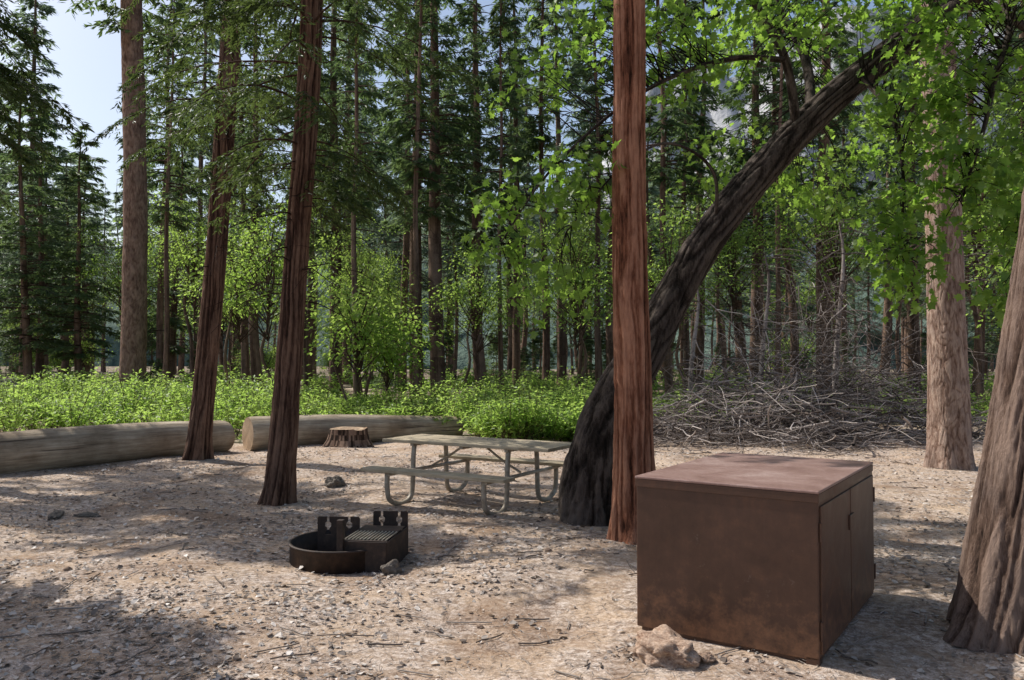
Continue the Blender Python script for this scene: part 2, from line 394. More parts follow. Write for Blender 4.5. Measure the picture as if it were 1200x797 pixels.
while len(pl)<185 and tries<8000:
    tries+=1
    y=46+rng.random()**1.2*105; x=(rng.random()*2-1)*(y*.72+4)
    if any((x-a)**2+(y-b)**2<14 for a,b in pl): continue
    q=x/y
    s=.9+.35*rng.random(); sz=s*(1.0+.3*rng.random())
    k=int(rng.choice([0,1,2,3,4,5],p=[.16,.18,.12,.16,.2,.18])); H=HS[k]
    if -.60<q<-.49: sz=min(sz,(1.6+.26*y)/H)
    elif q<-.49: sz=min(sz,(1.6+.5*y)/H)
    elif .11<q<.30: sz=min(sz,(1.6+.26*y)/H)
    elif q>.48: sz=min(sz,(1.6+.28*y)/H)
    pl.append((x,y))
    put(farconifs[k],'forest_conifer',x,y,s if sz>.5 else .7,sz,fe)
for i in range(30):
    y=46+rng.random()*40; x=(rng.random()*2-1)*y*.7
    put(broads[int(rng.integers(0,3))],'forest_broadleaf',x,y,.7+.4*rng.random(),None,fe)
for i in range(80):
    y=36+rng.random()*60; x=(rng.random()*2-1)*y*.72
    put(sap,'forest_sapling',x,y,.3+.5*rng.random(),None,fe)

# ------------------------------------------------------------------ foreground trees
def cedar(name,base,pts,rad,bark,seed,H,z0,R,nb,deadr,leafc=(26,20),flare=.5,fh=.22,segs=160,amp=.24,K=20,azr=None,droop=.5,step=.03,lf=(.085,.02)):
    mb=MB()
    P,Rr=trunk(mb,pts,rad,segs,step,K,.9,amp,seed,0,flare,fh,5)
    if nb: conifer_crown(mb,H,z0,R,nb,leafc[0],leafc[1],lf[0],lf[1],droop,P,.05,1,0,.6,.012,.35,DIAM,azr)
    if deadr: dead_branches(mb,P,deadr[0],deadr[1],deadr[2],deadr[3],0,.009)
    return mb.obj(name,[bark,lf_cedar],base)

b=(1.12,7.28,gz(1.12,7.28)-.08)
cedar('cedar_tree',b,[(0,0,0),(-.03,0,1.5),(-.05,0,3.2),(-.04,0,6),(0,0,14)],[.200,.165,.148,.135,.06],bark_red,3,14,7,1.6,30,(4.2,6,6,.8))
b=(-2.76,9.54,gz(-2.76,9.54)-.08)
cedar('cedar_tree',b,[(0,0,0),(.10,0,1.5),(.20,0,3.2),(.36,0,6),(.5,0,13)],[.17,.15,.14,.125,.05],bark_cedar,13,10.5,3.9,2.3,80,(2.5,5,34,1.3),leafc=(28,20))
b=(-5.2,13.3,gz(-5.2,13.3)-.08)
cedar('cedar_tree',b,[(0,0,0),(.14,0,1.5),(.32,0,4),(.50,0,8),(.6,0,16)],[.19,.17,.16,.145,.05],bark_cedar,23,13,5.0,2.3,76,(2.8,6.5,44,1.6),leafc=(26,20))
b=(2.98,4.80,gz(2.98,4.8)-.1)
cedar('cedar_tree',b,[(0,0,0),(.10,.05,.6),(.30,.10,1.6),(.52,.15,2.8),(.95,.3,6),(1.3,.4,11)],[.33,.30,.28,.26,.2,.08],bark_grey,33,11,5.2,2.3,40,None,flare=.34,fh=.22,segs=240,K=28,step=.018,amp=.22)
mb=MB(); 
P,_=trunk(mb,[(0,0,-.1),(-.02,0,2),(-.06,0,5),(-.1,0,9),(0,0,22)],[.32,.272,.255,.24,.08],220,.028,22,1.7,.09,51,0,.42,.3,6,True)
conifer_crown(mb,22,10,2.6,90,14,9,.25,.06,.2,P)
dead_branches(mb,P,3,8,14,1.4,0,.014)
mb.obj('pine_tree',[bark_pine,lf_conif],(6.84,12.6,gz(6.84,12.6)))
# unseen cedars left of the view, crowns placed and shaped to shade the ground
for (x,y,H,z0,R,nb) in [(-8.3,11.0,9.6,5.2,2.1,115),(-7.1,6.7,7.4,3.6,1.3,70),(-11.6,14.6,12,5.0,2.2,90)]:
    b=(x,y,gz(x,y)-.08)
    cedar('cedar_tree',b,[(0,0,0),(.1,0,3),(.1,.1,6),(.1,0,H)],[.22,.18,.12,.03],bark_cedar,int(60+x),H,z0,R,nb,(2.5,5,10,1.2),leafc=(20,16),segs=48,step=.1,lf=(.12,.032))

# leaning oak
mb=MB()
y0=8.15
oakP=[(.80,y0,-.08),(.79,y0,.3),(.86,y0,.70),(1.02,y0+.05,1.15),(1.34,y0+.1,1.69),(1.68,y0+.15,2.30),(2.03,y0+.15,2.88),(2.47,y0+.15,3.45),(3.0,y0+.15,4.02),(3.52,y0+.15,4.5),(4.05,y0+.1,4.9),(4.6,y0,5.35),(5.3,y0-.1,6.1),(6.2,y0-.1,6.8)]
oakR=[.31,.30,.275,.24,.215,.19,.18,.17,.16,.15,.14,.12,.08,.03]
trunk(mb,oakP,oakR,160,.025,17,2.6,.24,91,0,.22,.2,4)
limbs=[]
def limb(pts,r0,r1,seed=1):
    n=len(pts); P,R=trunk(mb,pts,np.linspace(r0,r1,n),20,.06,6,2.5,.14,seed,0,0,.2,4); limbs.append(P)
limb([(4.3,y0,5.1),(4.75,y0-.4,5.25),(5.2,y0-.8,5.0),(5.7,y0-1.1,4.6)],.09,.02,5)
limb([(4.75,y0-.4,5.25),(4.6,y0-.8,4.7),(4.35,y0-1.0,4.2),(4.1,y0-1.2,3.6),(3.9,y0-1.2,3.0)],.04,.01,6)
limb([(2.95,y0+.1,3.95),(2.8,y0,4.7),(2.4,y0-.1,5.4),(2.2,y0-.2,6.2)],.05,.03,7)
limb([(2.8,y0,4.7),(2.2,y0-.3,4.6),(1.5,y0-.6,4.3),(.9,y0-.7,3.9),(.3,y0-.8,3.3),(-.1,y0-.8,2.7)],.03,.007,8)
limb([(2.1,y0+.1,2.95),(2.0,y0-.2,3.5),(1.5,y0-.5,3.7),(1.0,y0-.7,3.4),(.5,y0-.8,2.8)],.02,.006,9)
limb([(3.6,y0,4.5),(3.7,y0-.4,4.0),(3.65,y0-.7,3.3),(3.55,y0-.8,2.6)],.03,.008,10)
limb([(3.1,y0+.1,4.1),(3.3,y0+.8,5.0),(3.2,y0+1.4,5.9),(3,y0+1.6,6.8)],.06,.03,11)
limb([(5.2,y0-.8,5.0),(5.0,y0-1.1,4.2),(4.7,y0-1.2,3.4),(4.5,y0-1.2,2.6)],.03,.008,12)
limb([(4.6,y0,5.35),(5.4,y0+.3,5.2),(6.3,y0+.5,4.6),(6.9,y0+.6,3.8)],.06,.012,13)
LP=np.concatenate(limbs)
def oak_cluster(c,r,ntw,nl,L=.112):
    c=np.array(c,float); r=np.array(r,float)
    tip=c+nrm(rng.normal(0,1,(ntw,3)))*(rng.random((ntw,1))**.4)*r
    dist=np.linalg.norm(LP[None]-tip[:,None],axis=-1); near=LP[np.argmin(dist+rng.random(dist.shape)*.3,axis=1)]
    s=np.linspace(0,1,6)[None,:,None]
    mid=(near+tip)/2+rng.normal(0,.12,tip.shape); mid[:,2]+=.1
    P=(1-s)**2*near[:,None]+2*s*(1-s)*mid[:,None]+s*s*tip[:,None]
    btubes(mb,P,.007*np.linspace(1,.2,6)[None]*np.ones((ntw,1)),4,0,np.full(ntw,.3))
    td=nrm(tip-mid)
    q=rng.random((ntw,nl,1))**.7
    pos=tip[:,None]+td[:,None]*(q-.7)*.35+rng.normal(0,.09,(ntw,nl,3))
    d=td[:,None]*.6+rng.normal(0,.7,(ntw,nl,3)); d[...,2]-=.35
    nv=rng.normal(0,.5,(ntw,nl,3)); nv[...,2]+=1
    n=ntw*nl
    va=np.clip(rng.random((ntw,1))*.6+rng.random((ntw,nl))*.4,0,1).ravel()
    leaves(mb,pos.reshape(-1,3),d.reshape(-1,3),nv.reshape(-1,3),L*(.6+.6*rng.random(n)),L*(.6+.5*rng.random(n)),LOBE,1,va,.25,.2)
for c,r,a,b_ in [((.35,7.4,3.05),(.75,.5,.30),28,10),((-.05,7.4,2.6),(.4,.3,.22),9,10),((.35,7.4,2.25),(.35,.3,.22),9,10),((.75,7.3,3.35),(.5,.5,.3),16,10),
    ((1.9,7.9,4.7),(.9,.6,.5),34,11),((1.1,7.8,4.9),(.7,.7,.45),20,10),((.3,8.6,4.7),(.8,.6,.45),18,10),((2.9,8.2,5.3),(.9,.8,.45),42,11),
    ((2.4,9.3,3.9),(.7,.5,.6),20,10),((3.85,7.2,4.0),(.6,.5,.5),38,11),((4.0,7.2,4.9),(.9,.6,.5),48,11),((3.55,7.3,2.85),(.5,.4,.45),32,11),((3.9,7.0,3.3),(.4,.4,.35),24,10),
    ((4.3,6.9,2.9),(.4,.4,.4),28,10),((3.6,7.3,2.35),(.35,.3,.22),12,10),((4.3,6.9,2.2),(.3,.3,.25),12,10),((4.9,7.1,4.1),(.6,.5,.5),36,11),((5.0,7.2,5.2),(.7,.6,.5),38,11),
    ((4.7,7.0,3.5),(.4,.4,.4),22,10),((3.2,9.6,5.6),(1.2,.8,.6),40,11),((6.4,8.5,4.3),(.7,.6,.7),30,10),((1.9,7.9,5.9),(1.2,1,.5),26,10),((4,8.3,6.3),(1.5,1.2,.6),46,10),((3.3,9.,3.5),(.6,.4,.5),20,10),
    ((4.6,9.6,4.6),(1.0,.6,.8),40,11),((5.6,9.0,3.6),(.6,.5,.6),22,10),((.9,9.0,5.6),(.9,.6,.5),16,10)]:
    oak_cluster(c,r,a,b_)
mb.obj('oak_tree',[bark_oak,lf_oak])

# ------------------------------------------------------------------ undergrowth
def shrubs(name,n,reg,hgt,nl,L,seed,mask=True,thr=.42):
    mb=MB(); r=np.random.default_rng(seed)
    xx=reg[0]+(reg[1]-reg[0])*r.random(n*5); yy=reg[2]+(reg[3]-reg[2])*r.random(n*5)
    mk=vnoise(xx*.35+40,yy*.35+40,31,64)
    front=np.interp(xx,[-30,-7.5,-5.6,-4.5,-1.2,-.2,1.6,2.2,9],[17.5,15.8,16.2,15.9,17.6,15.2,15.6,18.5,20.])
    k=(mk>thr)&(yy>front); xx=xx[k][:n]; yy=yy[k][:n]; n=len(xx)
    h=hgt*(.25+1.2*vnoise(xx*.55+40,yy*.55+40,33,64))*(.6+.7*r.random(n))
    g=ground_z(xx,yy)
    ns=7
    a=r.random((n,ns))*6.283; sp_=.15+.3*r.random((n,ns))
    s=np.linspace(0,1,4)
    bx=xx[:,None,None]+np.cos(a)[...,None]*sp_[...,None]*s**1.2
    by=yy[:,None,None]+np.sin(a)[...,None]*sp_[...,None]*s**1.2
    bz=g[:,None,None]+(h[:,None]*(.7+.4*r.random((n,ns))))[...,None]*s
    P=np.stack([bx,by,bz],-1).reshape(-1,4,3)
    btubes(mb,P,.004,3,0,np.full(len(P),.4))
    m=len(P); q=.25+.75*r.random((m,nl))**.7
    i=np.minimum((q*3).astype(int),2); f=(q*3-i)[...,None]
    A=np.take_along_axis(P,i[...,None],1); B=np.take_along_axis(P,(i+1)[...,None],1)
    pos=A*(1-f)+B*f+r.normal(0,.05,(m,nl,3))
    d=r.normal(0,1,(m,nl,3)); d[...,2]=d[...,2]*.3-.1
    nv=r.normal(0,.4,(m,nl,3)); nv[...,2]+=1
    N_=m*nl
    va=np.clip(np.repeat(r.random(n),ns)[:,None]*.35+r.random((m,1))*.3+r.random((m,nl))*.35,0,1).ravel()
    leaves(mb,pos.reshape(-1,3),d.reshape(-1,3),nv.reshape(-1,3),L*(.6+.8*r.random(N_)),L*.55,DIAM,1,va,.2,.2)
    mb.obj(name,[bark_far,lf_shrub])
shrubs('undergrowth',1300,(-20,3.,15,30),.85,12,.105,5,thr=.42)
shrubs('shrub_thicket',130,(-1.3,1.9,15,18),1.0,18,.095,6,thr=.1)
shrubs('undergrowth',300,(2.0,16,17,32),.7,12,.10,7,thr=.45)
shrubs('undergrowth',600,(-36,34,30,62),1.0,8,.22,9,thr=.48)

# ------------------------------------------------------------------ brush pile
def brush():
    mb=MB()
    def sticks(M,cx,cy,rx,ry,h,L,r0,zb=.0,upr=.25):
        a=rng.random(M)*6.283; q=np.sqrt(rng.random(M))
        x=cx+rx*q*np.cos(a); y=cy+ry*q*np.sin(a)
        z=zb+h*(1-q**2)*rng.random(M)**.8+.05
        d=rng.normal(0,1,(M,3)); d[:,2]=d[:,2]*upr; d=nrm(d)
        l=L*(.3+.9*rng.random(M)); n=9; s=np.linspace(-.5,.5,n)
        c=rng.normal(0,.25,(M,3)); w=np.cumsum(rng.normal(0,.03,(M,n,3)),1)
        P=np.stack([x,y,z],-1)[:,None]+d[:,None]*(l[:,None]*s)[...,None]+c[:,None]*(l[:,None]*s**2)[...,None]+w*l[:,None,None]*.7
        P[...,2]=np.maximum(P[...,2],.02)
        btubes(mb,P,(r0*(.3+1.0*rng.random(M)**2))[:,None]*np.linspace(1,.25,n),5,0,rng.random(M))
    sticks(1000,4.7,16.4,2.7,1.8,1.15,1.7,.015)
    sticks(900,7.3,17.4,2.9,1.9,1.6,1.9,.015)
    sticks(50,5.6,16.6,3.4,1.6,1.1,3.0,.028)
    sticks(700,6.8,18.0,3.0,1.4,2.8,1.8,.012,.6,.7)
    sticks(300,5,15.8,3.6,2.2,.25,1.2,.01)
    mb.obj('brush_pile',[dead])
brush()
def snag(x,y,H,n,seed):
    mb=MB()
    ax=np.array([(0,0,-.1),(.1,.05,H*.4),(.3,.1,H*.8),(.2,.1,H)],float)
    trunk(mb,ax,[.08,.06,.04,.01],14,.15,5,1,.1,seed,0,.3,.3)
    dead_branches(mb,ax,.8,H,n,2.0,0,.013)
    mb.obj('dead_tree',[dead],(x,y,0))
snag(7.6,19,5.0,80,1); snag(6.2,20.2,4.4,70,2); snag(9.6,17.5,4.6,70,3); snag(4.6,21,3.9,50,4)

# ------------------------------------------------------------------ generic mesh parts
def box(name,size,loc,mat,parent=None,bev=.006,rot=(0,0,0)):
    hx,hy,hz=[s/2 for s in size]
    me=D.meshes.new(name)
    v=[(x,y,z) for x in(-hx,hx) for y in(-hy,hy) for z in(-hz,hz)]
    f=[(0,1,3,2),(4,6,7,5),(0,4,5,1),(2,3,7,6),(0,2,6,4),(1,5,7,3)]
    me.from_pydata(v,[],f); me.materials.append(mat)
    o=link(name,me,loc,parent,rot)
    if bev:
        b=o.modifiers.new('b','BEVEL'); b.width=bev; b.segments=2
    return o
def tube_obj(name,pts,r,mat,parent=None,segs=14,n=60):
    mb=MB(); P,R=catmull(pts,[r]*len(pts),n); 
    T=nrm(np.gradient(P,axis=0)); S=np.zeros_like(P); cur=np.array([.9,.3,.1])
    for i in range(n): cur=cur-T[i]*np.dot(cur,T[i]); cur/=np.linalg.norm(cur); S[i]=cur
    U=np.cross(T,S); th=np.arange(segs)*2*math.pi/segs
    V=P[:,None]+r*(np.cos(th)[None,:,None]*S[:,None]+np.sin(th)[None,:,None]*U[:,None])
    idx=np.arange(n*segs).reshape(n,segs);A=idx[:-1];B=idx[1:]
    mb.add(V,np.stack([A,np.roll(A,-1,1),np.roll(B,-1,1),B],-1).reshape(-1,4),0,None,True)
    mb.add(V[0],np.arange(segs)[None,::-1],0); mb.add(V[-1],np.arange(segs)[None],0)
    return mb.obj(name,[mat],(0,0,0),parent)
def empty(name,loc,rz=0):
    e=D.objects.new(name,None); scene.collection.objects.link(e); e.location=loc; e.rotation_euler=(0,0,rz); return e

def mk_wood(name,c0,c1):
    m,nt,out=newmat(name); tc=N(nt,'TexCoord').outputs['Object']
    n1=noise(nt,mapping(nt,tc,(1.5,30,30)),2,6,.7,.3); n2=noise(nt,tc,3,4)
    c=ramp(nt,[(.3,c0),(.7,c1)],n1); c=mix(nt,c,ramp(nt,[(.35,(.6,.58,.55)),(.6,(1,1,1))],n2),.7,'MULTIPLY')
    princ(nt,out,c,.8,.25,0,n1,.4,.004); return m
plank=mk_wood('weathered_plank',(.32,.26,.175),(.58,.49,.35))
def mk_galv():
    m,nt,out=newmat('galvanised_pipe'); tc=N(nt,'TexCoord').outputs['Object']
    n=noise(nt,tc,14,5); c=ramp(nt,[(.3,(.24,.20,.15)),(.7,(.44,.40,.33))],n)
    princ(nt,out,c,.55,.4,.2,n,.1,.003); return m
galv=mk_galv()
def mk_brown(name,top=False):
    m,nt,out=newmat(name); tc=N(nt,'TexCoord').outputs['Object']
    n1=noise(nt,tc,2.2,7,.7,.5); n2=noise(nt,mapping(nt,tc,(9,9,.9)),1,7,.7,.3); n3=noise(nt,tc,60,4,.7); n4=noise(nt,tc,14,6,.7)
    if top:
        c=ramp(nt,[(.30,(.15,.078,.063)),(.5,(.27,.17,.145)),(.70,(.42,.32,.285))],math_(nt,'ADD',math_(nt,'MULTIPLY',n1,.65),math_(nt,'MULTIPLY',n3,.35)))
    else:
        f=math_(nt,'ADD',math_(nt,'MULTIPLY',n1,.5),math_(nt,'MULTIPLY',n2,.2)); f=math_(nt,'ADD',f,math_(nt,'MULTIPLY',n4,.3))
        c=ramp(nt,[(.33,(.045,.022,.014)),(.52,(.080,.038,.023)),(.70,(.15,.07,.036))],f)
        sep=N(nt,'SeparateXYZ'); nt.links.new(tc,sep.inputs[0])
        lo=math_(nt,'MULTIPLY',math_(nt,'SUBTRACT',math_(nt,'MULTIPLY',n4,1.1),math_(nt,'ADD',sep.outputs['Z'],.75)),3.)
        c=mix(nt,c,(.25,.12,.06),ramp(nt,[(.0,(0,)*3),(1,(.6,)*3)],lo))
        st=ramp(nt,[(.67,(0,)*3),(.70,(.55,)*3)],noise(nt,mapping(nt,tc,(26,26,.3)),1,4,.6))
        c=mix(nt,c,(.26,.18,.13),mix(nt,(0,0,0),st,noise(nt,tc,3,5)))
        sc=ramp(nt,[(.63,(0,)*3),(.68,(.5,)*3)],noise(nt,tc,11,8,.85))
        c=mix(nt,c,(.18,.125,.10),sc)
    r=ramp(nt,[(.3,(.36,)*3),(.7,(.6,)*3)],n1)
    princ(nt,out,c,r,.45,0,n3,.15,.003); return m
brown=mk_brown('brown_steel_paint'); brown_top=mk_brown('brown_steel_top',True)
def mk_rust():
    m,nt,out=newmat('sooty_steel'); tc=N(nt,'TexCoord').outputs['Object']
    n=noise(nt,tc,9,6,.7); c=ramp(nt,[(.3,(.018,.014,.012)),(.55,(.05,.032,.024)),(.8,(.12,.075,.05))],n)
    princ(nt,out,c,.65,.4,.2,n,.3,.004); return m
rust=mk_rust()
def mk_rock(name,a,b):
    m,nt,out=newmat(name); tc=N(nt,'TexCoord').outputs['Object']
    n=noise(nt,tc,3,8,.7); n2=noise(nt,tc,16,4,.7); c=ramp(nt,[(.38,a),(.62,b)],math_(nt,'ADD',math_(nt,'MULTIPLY',n,.6),math_(nt,'MULTIPLY',n2,.4)))
    princ(nt,out,c,.9,.2,0,math_(nt,'ADD',n,math_(nt,'MULTIPLY',n2,.4)),.8,.03); return m
rockm=mk_rock('granite_rock',(.22,.12,.075),(.66,.50,.38))
rockd=mk_rock('dark_rock',(.10,.085,.07),(.32,.27,.22))
def rock(name,x,y,s,sc,mat,seed):
    import bmesh
    bm=bmesh.new(); bmesh.ops.create_icosphere(bm,subdivisions=5,radius=1)
    for v in bm.verts:
        p=v.co.copy(); o=Vector((seed*3.1,seed*1.7,seed))
        k=1+.35*mnoise.noise(p*1.1+o)+.18*mnoise.noise(p*2.7+o)+.09*mnoise.noise(p*7+o)+.04*mnoise.noise(p*17+o)
        c=mnoise.voronoi(p*1.3+o)[0][0]; v.co=p*k*(.82+.3*c)
    me=D.meshes.new(name); bm.to_mesh(me); bm.free()
    me.polygons.foreach_set('use_smooth',[True]*len(me.polygons)); me.materials.append(mat)
    return link(name,me,(x,y,gz(x,y)+s*sc[2]*.35),None,(0,0,seed),(s*sc[0],s*sc[1],s*sc[2]))
rock('rock',.84,4.42,.18,(1.15,.8,.62),rockm,2.3)
rock('rock',1.04,4.36,.055,(1,.9,.6),rockm,4.1)
rock('rock',-2.3,10.5,.14,(1,.8,.7),rockd,5.2)
rock('rock',-.93,6.22,.075,(1,.8,1.0),rockd,6.6)
rock('rock',-1.55,5.3,.03,(1,.8,.6),rockm,7.7)
rock('rock',-4.8,8.5,.10,(2.2,.6,.45),rockd,8.2)  # dark wood chunk, stood in for by a stretched rock shape
rock('rock',-4.5,8.55,.07,(2.0,.8,.45),rockd,9.4)
rock('boulder',-19.8,31,.9,(1.1,.8,.8),rockd,3.9)
for i,(x,y) in enumerate([(3.1,8.8),(3.5,11),(2.4,10),(4.3,9),(-3.4,6.2),(-.2,5.1),(.3,6.7),(-2.0,4.6),(5.0,12),(2.2,12.6)]):
    rock('rock',x,y,.022+.014*rng.random(),(1,.8,.6),rockm,10+i)

# ------------------------------------------------------------------ bear-proof food locker
ang=math.atan2(-.56,.83)
e=empty('food_locker',(0,0,0),0)
Wd,Ln,Ht=1.06,1.54,.92
Nc=np.array([1.62,4.27]); dx=np.array([.83,-.56]); dy=np.array([.56,.83])
c=Nc-dx*Wd/2/np.linalg.norm(dx)+dy*Ln/2
e.location=(c[0],c[1],gz(c[0],c[1])-.012); e.rotation_euler=(0,0,ang)
box('body',(Wd-.010,Ln-.010,Ht-.045),(0,0,.025+(Ht-.045)/2),brown,e,.006)
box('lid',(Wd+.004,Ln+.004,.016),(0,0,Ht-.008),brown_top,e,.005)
box('lid_lip_front',(Wd,.004,.045),(0,-Ln/2+.002,Ht-.040),brown,e,.0015)
box('lid_lip_side',(.004,Ln-.006,.045),(Wd/2-.002,0,Ht-.040),brown,e,.0015)
for i,yy in enumerate((-Ln/2+.05,Ln/2-.05)):
    box('skid_%d'%i,(Wd-.06,.06,.05),(0,yy,.020),brown,e,.004)
box('corner_foot',(.07,.07,.05),(Wd/2-.04,-Ln/2+.04,.018),brown,e,.004)
for i,yy in enumerate((-.372,.372)):
    box('door_%d'%i,(.012,.725,.78),(Wd/2-.001,yy,.445),brown,e,.004)
    for z in (.18,.70):
        tube_obj('hinge_%d_%d'%(i,int(z*100)),[(Wd/2+.004,math.copysign(.748,yy),z-.05),(Wd/2+.004,math.copysign(.748,yy),z),(Wd/2+.004,math.copysign(.748,yy),z+.05)],.009,brown,e,10,6)
box('latch_housing',(.012,.12,.09),(Wd/2+.010,.0,.64),brown,e,.004)

# ------------------------------------------------------------------ picnic table
e=empty('picnic_table',(-.38,9.15,gz(-.38,9.15)),math.radians(-31))
e.scale=(1,1,.93)
TL=2.2
for i in range(4):
    box('tabletop_plank_%d'%i,(TL+rng.normal(0,.006),.178,.038),(rng.normal(0,.004),-.285+i*.19,.745),plank,e,.005)
for sgn,nm in ((-1,'front'),(1,'rear')):
    box('bench_%s'%nm,(TL-.34,.235,.04),(-.08,sgn*.73,.445),plank,e,.006)
for i,xx in enumerate((-.68,.58)):
    for sgn,nm in ((-1,'front'),(1,'rear')):
        pts=[(xx,sgn*.30,.715),(xx,sgn*.32,.55),(xx,sgn*.33,.25),(xx,sgn*.36,.09),(xx,sgn*.46,.03),(xx,sgn*.60,.03),(xx,sgn*.74,.10),(xx,sgn*.78,.25),(xx,sgn*.78,.42)]
        tube_obj('leg_%s_%d'%(nm,i),pts,.028,galv,e)
    tube_obj('cross_bar_%d'%i,[(xx+.03,-.80,.405),(xx+.03,0,.405),(xx+.03,.80,.405)],.022,galv,e,12,20)
    box('top_cleat_%d'%i,(.05,.70,.03),(xx,0,.708),galv,e,.004)
    sg=1 if xx<0 else -1
    tube_obj('brace_%d'%i,[(xx+sg*.03,0,.42),(xx+sg*.28,0,.56),(xx+sg*.5,0,.71)],.014,galv,e,10,14)
box('centre_cleat',(.05,.70,.03),(0,0,.708),galv,e,.004)

# ------------------------------------------------------------------ fire ring
e=empty('fire_ring',(-1.38,6.68,gz(-1.38,6.68)-.01),math.radians(-8))
mb=MB()
n=96; th=np.linspace(0,2*math.pi,n,endpoint=False)
prof=[(.432,0),(.440,0),(.440,.175),(.452,.178),(.452,.190),(.428,.190),(.428,.0)]
V=np.stack([np.stack([r*np.cos(th),r*np.sin(th),np.full(n,z)],-1) for r,z in prof]); k=len(prof)
idx=np.arange(k*n).reshape(k,n);A=idx[:-1];B=idx[1:]
mb.add(V,np.stack([A,np.roll(A,-1,1),np.roll(B,-1,1),B],-1).reshape(-1,4),0,None,True)
mb.obj('ring',[rust],(0,0,0),e)
def comb(name,w,h,thk,loc,rz,slots=2):
    me=D.meshes.new(name); pts=[(-w/2,0),(w/2,0),(w/2,h*.97),(w/2-.01,h)]
    pitch=w/(slots+.0)
    for i in range(slots):
        c=w/2-pitch*(i+.5); a=.011; b=.026
        pts+=[(c+a,h),(c+a,h*.88),(c+b,h*.84),(c+b,h*.76),(c+a,h*.72),(c+a,h*.66),(c+b,h*.62),(c+b,h*.55),(c-b,h*.55),(c-b,h*.62),(c-a,h*.66),(c-a,h*.72),(c-b,h*.76),(c-b,h*.84),(c-a,h*.88),(c-a,h)]
    pts+=[(-w/2+.01,h),(-w/2,h*.97)]
    m=len(pts); v=[(x,-thk/2,z) for x,z in pts]+[(x,thk/2,z) for x,z in pts]
    f=[tuple(range(m)),tuple(range(2*m-1,m-1,-1))]+[(i+m,(i+1)%m+m,(i+1)%m,i) for i in range(m)]
    me.from_pydata(v,[],f); me.materials.append(rust)
    return link(name,me,loc,e,(0,0,rz))
comb('bracket_plate_left',.36,.335,.010,(-.09,.10,.02),math.radians(4))
comb('bracket_plate_rear',.30,.355,.010,(.30,.30,.02),math.radians(4))
box('side_plate_front',(.36,.010,.24),(.27,-.33,.13),rust,e,.002)
box('side_plate_right',(.010,.62,.24),(.455,-.02,.13),rust,e,.002)
box('divider_plate',(.010,.62,.22),(.09,-.02,.12),rust,e,.002)
box('grate_post',(.05,.05,.42),(.09,-.345,.21),rust,e,.004)
box('hot_plate',(.35,.22,.008),(.273,.12,.262),rust,e,.002)
for i in range(12):
    xx=.11+i*.030
    tube_obj('grate_bar_%d'%i,[(xx,-.31,.262),(xx,-.15,.262),(xx,.008,.262)],.006,galv,e,8,6)
for i,yy in enumerate((-.31,.0)):
    tube_obj('grate_rail_%d'%i,[(.09,yy,.252),(.27,yy,.252),(.455,yy,.252)],.008,rust,e,8,6)
mb=MB(); th=np.linspace(0,2*math.pi,40,endpoint=False); rr=np.linspace(.42,.02,12)
V=np.stack([np.stack([r*np.cos(th),r*np.sin(th),.03+.03*(1-r/.42)+rng.normal(0,.005,40)],-1) for r in rr])
idx=np.arange(V.size//3).reshape(12,40);A=idx[:-1];B=idx[1:]
mb.add(V,np.stack([A,np.roll(A,-1,1),np.roll(B,-1,1),B],-1).reshape(-1,4),0,None,True)
mb.obj('ash_bed',[mk_rock('ash',(.03,.028,.026),(.14,.13,.12))],(0,0,0),e)

# ------------------------------------------------------------------ logs and stump
def mk_log():
    m,nt,out=newmat('weathered_log'); tc=N(nt,'TexCoord').outputs['Object']
    n1=noise(nt,mapping(nt,tc,(1,14,14)),1.5,7,.7,.3); n2=noise(nt,tc,1.6,5,.6)
    c=ramp(nt,[(.3,(.24,.185,.13)),(.55,(.46,.38,.28)),(.75,(.62,.54,.44))],n1)
    c=mix(nt,c,ramp(nt,[(.35,(.5,.45,.4)),(.6,(1,1,1))],n2),.8,'MULTIPLY')
    c=mix(nt,c,(.06,.045,.035),ramp(nt,[(.62,(0,)*3),(.66,(.8,)*3)],noise(nt,mapping(nt,tc,(.5,22,22)),1,4,.6)))
    princ(nt,out,c,.85,.2,0,n1,.6,.02); return m
def mk_end():
    m,nt,out=newmat('cut_end'); tc=N(nt,'TexCoord').outputs['Object']
    w=N(nt,'TexWave',wave_type='RINGS',rings_direction='X'); w.inputs['Scale'].default_value=14; w.inputs['Distortion'].default_value=2.5; w.inputs['Detail'].default_value=3
    nt.links.new(tc,w.inputs['Vector'])
    n=noise(nt,tc,5,5); c=ramp(nt,[(.2,(.32,.21,.13)),(.8,(.62,.47,.32))],w.outputs['Fac']); c=mix(nt,c,ramp(nt,[(.3,(.45,.42,.4)),(.65,(1,1,1))],n),.8,'MULTIPLY')
    princ(nt,out,c,.85,.2,0,w.outputs['Fac'],.3,.005); return m
logm=mk_log(); endm=mk_end()
